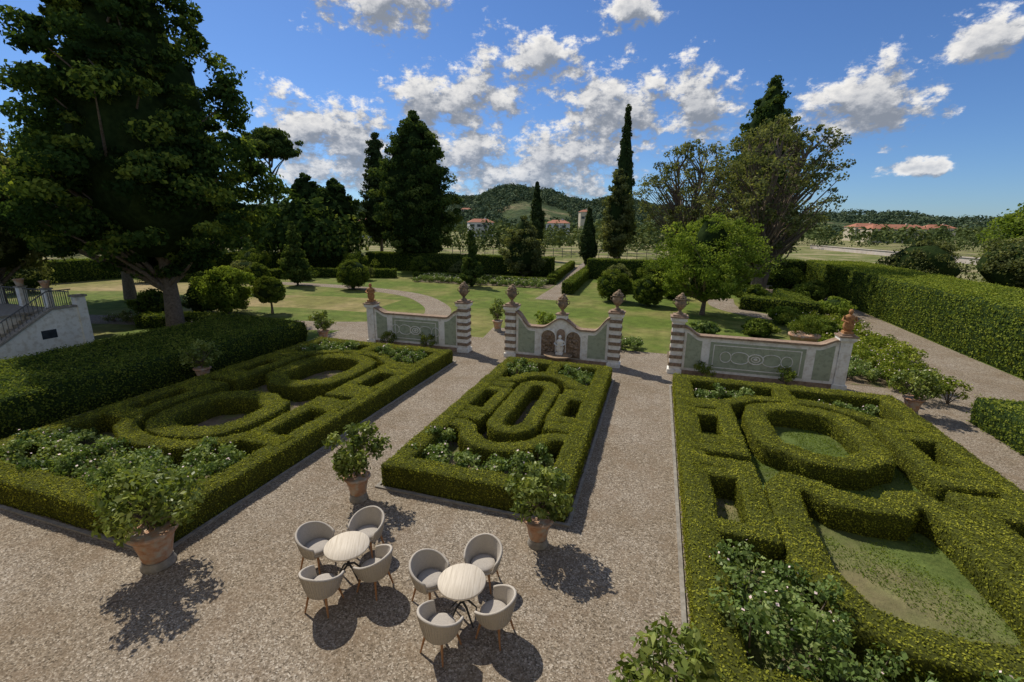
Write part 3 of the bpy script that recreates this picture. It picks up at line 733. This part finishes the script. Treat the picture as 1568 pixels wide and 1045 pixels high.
rg=np.random.default_rng(9)
PS=radians(17.4)
def HW(x,y): return (x*cos(PS)-y*sin(PS), x*sin(PS)+y*cos(PS))
pts=[];hs=[]
for i in range(150):
    d=rg.uniform(62,120); a=radians(rg.uniform(-46,-20)); x,y=d*math.tan(a),d
    X,Y=HW(x,y); pts.append((X,Y,0)); hs.append(rg.uniform(6,11))
mass('woodland_trees',pts,np.array(hs),330,.075,M_dark,1)
pts=[];hs=[]
for i in range(1500):
    d=150+650*rg.random()**1.3; u=rg.uniform(-1.25,1.35)
    hmax=max(3,6.5+d*(.012 if u>0.2 else .016))
    x=u*d; X,Y=HW(x,d); pts.append((X,Y,0)); hs.append(min(hmax,rg.uniform(4,11)))
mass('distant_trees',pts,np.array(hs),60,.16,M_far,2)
pts=[];hs=[]
for i in range(260):
    d=rg.uniform(95,160); u=rg.uniform(-.45,1.3)
    X,Y=HW(u*d,d)
    if u>.5 and d<165-90*(u-.5): continue
    pts.append((X,Y,0)); hs.append(rg.uniform(3,6.4))
mass('orchard_trees',pts,np.array(hs),150,.11,M_far,3,.5)

# hills
SKX=np.array([-1.6,-.8,-.52,-.27,-.13,-.06,0,.07,.2,.31,.5,.6,.68,.72,.78,.86,.95,1.05,1.12,1.6])
SKT=np.array([.02,.028,.026,.047,.060,.066,.073,.068,.060,.036,.024,.028,.034,.036,.033,.024,.022,.028,.035,.03])
def hillz(u,d,D0,D1,D2,scale,seed):
    s=np.interp(u,SKX,SKT)*scale
    f=np.where(d<D1,np.clip((d-D0)/(D1-D0),0,1),np.clip((D2-d)/(D2-D1),0,1)); f=f*f*(3-2*f)
    H=(6.5+D1*s)
    w=1+.10*np.sin(u*23+seed)+.06*np.sin(u*51+d*.01)+.10*np.sin(d*.013+u*9)*(1-f)
    return H*f*w-2*(1-f)
def hill(name,D0,D1,D2,scale,seed,mat,nu=220,nd=50):
    u=np.linspace(-1.6,1.6,nu); d=np.linspace(D0,D2,nd); U,D=np.meshgrid(u,d)
    Z=hillz(U,D,D0,D1,D2,scale,seed); X=U*D
    W=np.stack([X*cos(PS)-D*sin(PS),X*sin(PS)+D*cos(PS),Z],-1)
    i=np.arange(nd-1)[:,None]*nu; j=np.arange(nu-1)[None]
    mb=MB(); mb.add(W.reshape(-1,3),np.stack([i+j,i+j+1,i+nu+j+1,i+nu+j],-1).reshape(-1,4),0,.5,True)
    return mb.build(name,[mat])
def hillmat(name,a,b,c):
    m,nt,out=newmat(name)
    n1=noise(nt,.010,6,.65); col=ramp(nt,[(.45,a),(.55,b),(.62,c)],n1)
    n2=noise(nt,.12,5,.7); s=ramp(nt,[(.3,(.6,.6,.6)),(.7,(1.3,1.3,1.3))],n2); col=mixc(nt,1.,col,s,'MULTIPLY')
    finish(nt,out,col,.95,n2,1.,6.,.05); return m
M_hill=hillmat('hill_ground',(.05,.075,.035),(.09,.12,.05),(.25,.22,.12))
M_hill2=hillmat('far_hill_haze_tint',(.085,.13,.14),(.11,.16,.16),(.15,.19,.18))  # aerial haze painted in as a bluish ground colour
hill('hills',420,950,1700,.90,1.,M_hill)
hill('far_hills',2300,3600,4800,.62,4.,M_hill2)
pts=[];hs=[]
while len(pts)<7000:
    d=rg.uniform(430,1000); u=rg.uniform(-.75,1.25) if rg.random()<.5 else rg.uniform(-.55,.4)
    X,Y=HW(u*d,d)
    if math.sin(X*.017+1)+math.sin(Y*.021+X*.01)+.7*math.sin(X*.05)<-1.05: continue
    z=float(hillz(np.array(u),np.array(d),420,950,1700,.90,1.))
    pts.append((X,Y,max(z,0)-1)); hs.append(rg.uniform(6,12))
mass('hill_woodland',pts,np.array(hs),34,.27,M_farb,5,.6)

# ------------------------------------------------------------------ houses
def house(x,y,rot,w,d,h,mat,name='farmhouse',z=0,floors=2,rh=None):
    mb=MB(); rh=rh or d*.22
    mb.box((0,0,h/2),(w,d,h),0)
    o=.4
    P=[(-w/2-o,-d/2-o,h+.01),(w/2+o,-d/2-o,h+.01),(w/2+o,d/2+o,h+.01),(-w/2-o,d/2+o,h+.01),(-w/2+d*.35,0,h+rh),(w/2-d*.35,0,h+rh)]
    mb.add(P,[[0,1,5,4],[1,2,5],[2,3,4,5],[3,0,4],[3,2,1,0]],1)
    n=max(2,int(w/3.2))
    for f in range(floors):
        zc=h*(f+.55)/floors
        for i in range(n):
            xx=-w/2+w*(i+.5)/n
            for s in (-1,1):
                mb.box((xx,s*(d/2+.01),zc),(1.0,.06,1.4),2)
                for q in (-1,1): mb.box((xx+q*.78,s*(d/2+.03),zc),(.5,.05,1.45),3)
    mb.box((w*.2,0,h+rh*.9),(.8,.8,1.6),0)
    return mb.build(name,[mat,M_roof,M_win,M_iron],(x,y,z),rot)
def at(px,d):
    return HW(px*d,d)
for u,d,w,dp,h,m,nm in [(-.31,230,13,9,7,M_housew,'farmhouse'),(-.07,270,14,9,8,M_housew,'farmhouse'),(.095,260,12,8,8,M_housew,'farmhouse'),(.15,290,6,6,15,M_house,'tower_house'),(.81,250,30,11,7,M_house,'brick_house'),(.745,280,16,10,8,M_house,'farmhouse'),(.90,300,16,10,8,M_house,'farmhouse'),(-.10,620,14,9,8,M_house,'farmhouse')]:
    X,Y=at(u,d); z=0
    if d>420: z=float(hillz(np.array(u),np.array(float(d)),420,950,1700,.90,1.))
    house(X,Y,PS+rg.uniform(-.3,.3),w,dp,h,m,nm,z)
# the villa whose window the garden is seen from: sunlit facade added behind the view to bounce light onto shaded sides
house(-2,-6.4,0,46,10,11,M_villa,'unseen_villa',0,3)
mb=MB()
P0=np.array(at(.64,160)); P1=np.array(at(1.16,78))
dv=P1-P0; L=np.linalg.norm(dv); rot=math.atan2(dv[1],dv[0]); c=(P0+P1)/2
mb.box((c[0],c[1],.6),(L,.5,1.2),0,rot); mb.box((c[0],c[1],1.26),(L,.9,.12),0,rot)
mb.build('boundary_wall',[M_rwall])
mb=MB()
for i in range(26):
    X=-44+i*1.9; mb.box((X,95+.1*i,1.0),(.12,.12,2.0),0)
for z in (.7,1.3,1.9): mb.tube([(-44,95,z),(3.5,97.5,z)],.03,5,0)
mb.build('vine_trellis',[M_kerb])

# ------------------------------------------------------------------ terrace & staircase (left)
mb=MB()
XF=-28.3
mb.box((-33.6,12.2,.95),(7.2,6.0,1.9),0)
mb.box((-33.55,12.2,1.95),(7.5,6.2,.10),1)
n=11; Ya,Yb=14.2,11.4
for i in range(n):
    yy=Ya-(Ya-Yb)*(i+.5)/n; hg=1.9*(1-(i+.5)/n)
    mb.box((-29.2,yy,hg/2),(1.45,(Ya-Yb)/n,hg),1)
mb.box((-29.2,14.72,.95),(1.45,1.03,1.9),1)
mb.prism([(15.25,0),(15.25,2.2),(14.2,2.2),(11.2,.32),(11.2,0)],XF-.13,XF+.13,0,'x')
mb.prism([(15.3,2.205),(15.3,2.30),(14.17,2.30),(11.1,.42),(11.1,.325),(14.2,2.205)],XF-.19,XF+.19,1,'x')
mb.box((XF+.12,13.9,1.05),(.04,.6,.42),3)
mb.box((XF,15.45,1.35),(.42,.40,2.7),0); mb.box((XF,15.45,2.74),(.54,.52,.1),1)
mb.prism([(-37.1,1.0),(-28.55,1.0),(-28.55,1.9),(-37.1,1.9)],15.30,15.45,0)
for i in range(24):
    u=i/23.; Y=15.1-u*3.9; zb=2.3 if Y>14.2 else 2.3-(14.2-Y)*.627
    mb.tube([(XF,Y,zb),(XF,Y,zb+.8)],.016,5,2)
mb.tube([(XF,15.2,3.1),(XF,14.2,3.1),(XF,11.2,1.22)],.028,6,2)
for i in range(50):
    X=-37.2+8.6*i/49.; mb.tube([(X,15.2,2.0),(X,15.2,2.95)],.016,5,2)
mb.tube([(-37.2,15.2,2.95),(-28.5,15.2,2.95)],.03,6,2)
for i in range(4):
    X=-30.2-i*2.1
    mb.box((X,15.2,2.5),(.30,.30,1.0),0); mb.box((X,15.2,3.03),(.4,.4,.07),1)
    mb.lathe([(r*.8,z*.8) for r,z in urnprof(.7)],(X,15.2,3.07),14,4)
mb.build('terrace_staircase',[M_plaster,M_kerb,M_iron,M_win,M_terra])

# ------------------------------------------------------------------ sun & sky
SEL,SAZ=radians(50),radians(-56)
sdv=np.array([sin(SAZ)*cos(SEL),cos(SAZ)*cos(SEL),sin(SEL)])
from mathutils import Vector, Matrix
l=bpy.data.lights.new('sun','SUN'); l.energy=4.3; l.angle=radians(.5); l.color=(1,.93,.82)
lo=bpy.data.objects.new('sun',l); COL.objects.link(lo); lo.location=(-20,20,40)
lo.rotation_euler=Vector(sdv).to_track_quat('Z','Y').to_euler()

w=bpy.data.worlds.new('World'); scene.world=w; w.use_nodes=True; nt=w.node_tree; nt.nodes.clear()
out=N(nt,'ShaderNodeOutputWorld'); bg=N(nt,'ShaderNodeBackground'); nt.links.new(bg.outputs[0],out.inputs[0])
sky=N(nt,'ShaderNodeTexSky'); sky.sky_type='NISHITA'; sky.sun_disc=False; sky.sun_elevation=SEL; sky.sun_rotation=SAZ%(2*pi)
sky.air_density=1.0; sky.dust_density=.3; sky.ozone_density=2.5; sky.altitude=300
def Mth(op,a,b=None,c=None,tree=None):
    n=N(tree or nt,'ShaderNodeMath',operation=op)
    for i,v in enumerate((a,b,c)):
        if v is None: continue
        if isinstance(v,(int,float)): n.inputs[i].default_value=v
        else: (tree or nt).links.new(v,n.inputs[i])
    return n.outputs[0]
clouds=[(-14.3,22,7.0,3.2),(12.4,21.6,3.2,1.9),(2.0,17.6,6.4,2.5),(42.8,15.2,3.4,1.7),(35,11.1,5.4,3.6),(20.3,12.8,3.8,4.0),(11.2,12.2,7.0,4.4),(-6.8,13.2,7.8,3.2),(-20,9.6,8.2,3.3),(-7.2,8.2,8,2.6),(6.8,8.6,8.,2.8),(1.5,5.6,12,2.4),(-18.5,5.8,9,1.9),(-25,13,1.1,1.0),(40,5.5,2.5,.8),(-66,14,12,4),(72,12,10,4),(0,58,60,14),(140,40,60,24),(-120,45,40,22)]  # final overhead and rear entries: unseen clouds added to brighten the fill light
g=bpy.data.node_groups.new('cloud_density','ShaderNodeTree')
g.interface.new_socket('az',in_out='INPUT',socket_type='NodeSocketFloat'); g.interface.new_socket('el',in_out='INPUT',socket_type='NodeSocketFloat')
g.interface.new_socket('d',in_out='OUTPUT',socket_type='NodeSocketFloat')
gi=N(g,'NodeGroupInput'); go=N(g,'NodeGroupOutput'); az,el=gi.outputs[0],gi.outputs[1]
cv=N(g,'ShaderNodeCombineXYZ'); g.links.new(az,cv.inputs[0]); g.links.new(el,cv.inputs[1])
acc=None
for a,e,hw,hh in clouds:
    a=a-17.4
    vm=N(g,'ShaderNodeVectorMath',operation='MULTIPLY_ADD'); g.links.new(cv.outputs[0],vm.inputs[0]); vm.inputs[1].default_value=(1/hw,1/hh,0); vm.inputs[2].default_value=(-a/hw,-e/hh,0)
    ln=N(g,'ShaderNodeVectorMath',operation='LENGTH'); g.links.new(vm.outputs[0],ln.inputs[0])
    v=ln.outputs['Value']
    acc=v if acc is None else Mth('MINIMUM',acc,v,tree=g)
acc=Mth('MAXIMUM',Mth('SUBTRACT',1.,acc,tree=g),-1.2,tree=g)
cx=N(g,'ShaderNodeCombineXYZ'); g.links.new(az,cx.inputs[0]); g.links.new(Mth('MULTIPLY',el,1.5,tree=g),cx.inputs[1])
n1=noise(g,.30,7,.66,cx.outputs[0])
nn=Mth('MULTIPLY',Mth('SUBTRACT',n1,.5,tree=g),4.2,tree=g)
g.links.new(Mth('ADD',acc,nn,tree=g),go.inputs[0])
tc=N(nt,'ShaderNodeTexCoord'); sx=N(nt,'ShaderNodeSeparateXYZ'); nt.links.new(tc.outputs['Generated'],sx.inputs[0])
AZ=Mth('MULTIPLY',Mth('ARCTAN2',sx.outputs[0],sx.outputs[1]),180/pi); EL=Mth('MULTIPLY',Mth('ARCSINE',sx.outputs[2]),180/pi)
def dens(da,de):
    q=N(nt,'ShaderNodeGroup'); q.node_tree=g
    nt.links.new(Mth('ADD',AZ,da),q.inputs[0]); nt.links.new(Mth('ADD',EL,de),q.inputs[1]); return q.outputs[0]
D=dens(0,0); D2=dens(-.6,1.4)
def mr(v,a,b,c=0,d=1):
    n=N(nt,'ShaderNodeMapRange',interpolation_type='SMOOTHSTEP'); nt.links.new(v,n.inputs[0])
    for i,x in enumerate((a,b,c,d)): n.inputs[i+1].default_value=x
    return n.outputs[0]
cov=mr(D,-.15,.5)
lit=mr(Mth('SUBTRACT',D2,D),-1.0,.5,1.,.0)
thick=mr(D,.2,1.5,1.,.45)
shade=Mth('MULTIPLY',lit,thick)
ccol=ramp(nt,[(0,(1.9,2.15,2.6)),(.25,(2.9,3.1,3.5)),(.55,(4.9,4.95,5.1)),(1,(7.4,7.2,6.9))],shade)
tint=mixc(nt,1.0,sky.outputs[0],(.42,.58,.82),'MULTIPLY')
hz=mr(EL,-1.,12.,.8,1.)
fin=mixc(nt,Mth('MULTIPLY',cov,hz),tint,ccol)
nt.links.new(fin,bg.inputs[0]); bg.inputs[1].default_value=.13

# ------------------------------------------------------------------ camera
cam=bpy.data.cameras.new('camera'); cam.lens=16; cam.sensor_width=36; cam.clip_end=12000; cam.clip_start=.1
co=bpy.data.objects.new('camera',cam); COL.objects.link(co)
R=Matrix.Rotation(radians(17.4),4,'Z')@Matrix.Rotation(radians(90-14.25),4,'X')@Matrix.Rotation(radians(.7),4,'Z')
co.matrix_world=Matrix.Translation((0,0,6.5))@R
scene.camera=co
scene.view_settings.view_transform='Standard'; scene.view_settings.look='None'; scene.view_settings.exposure=0
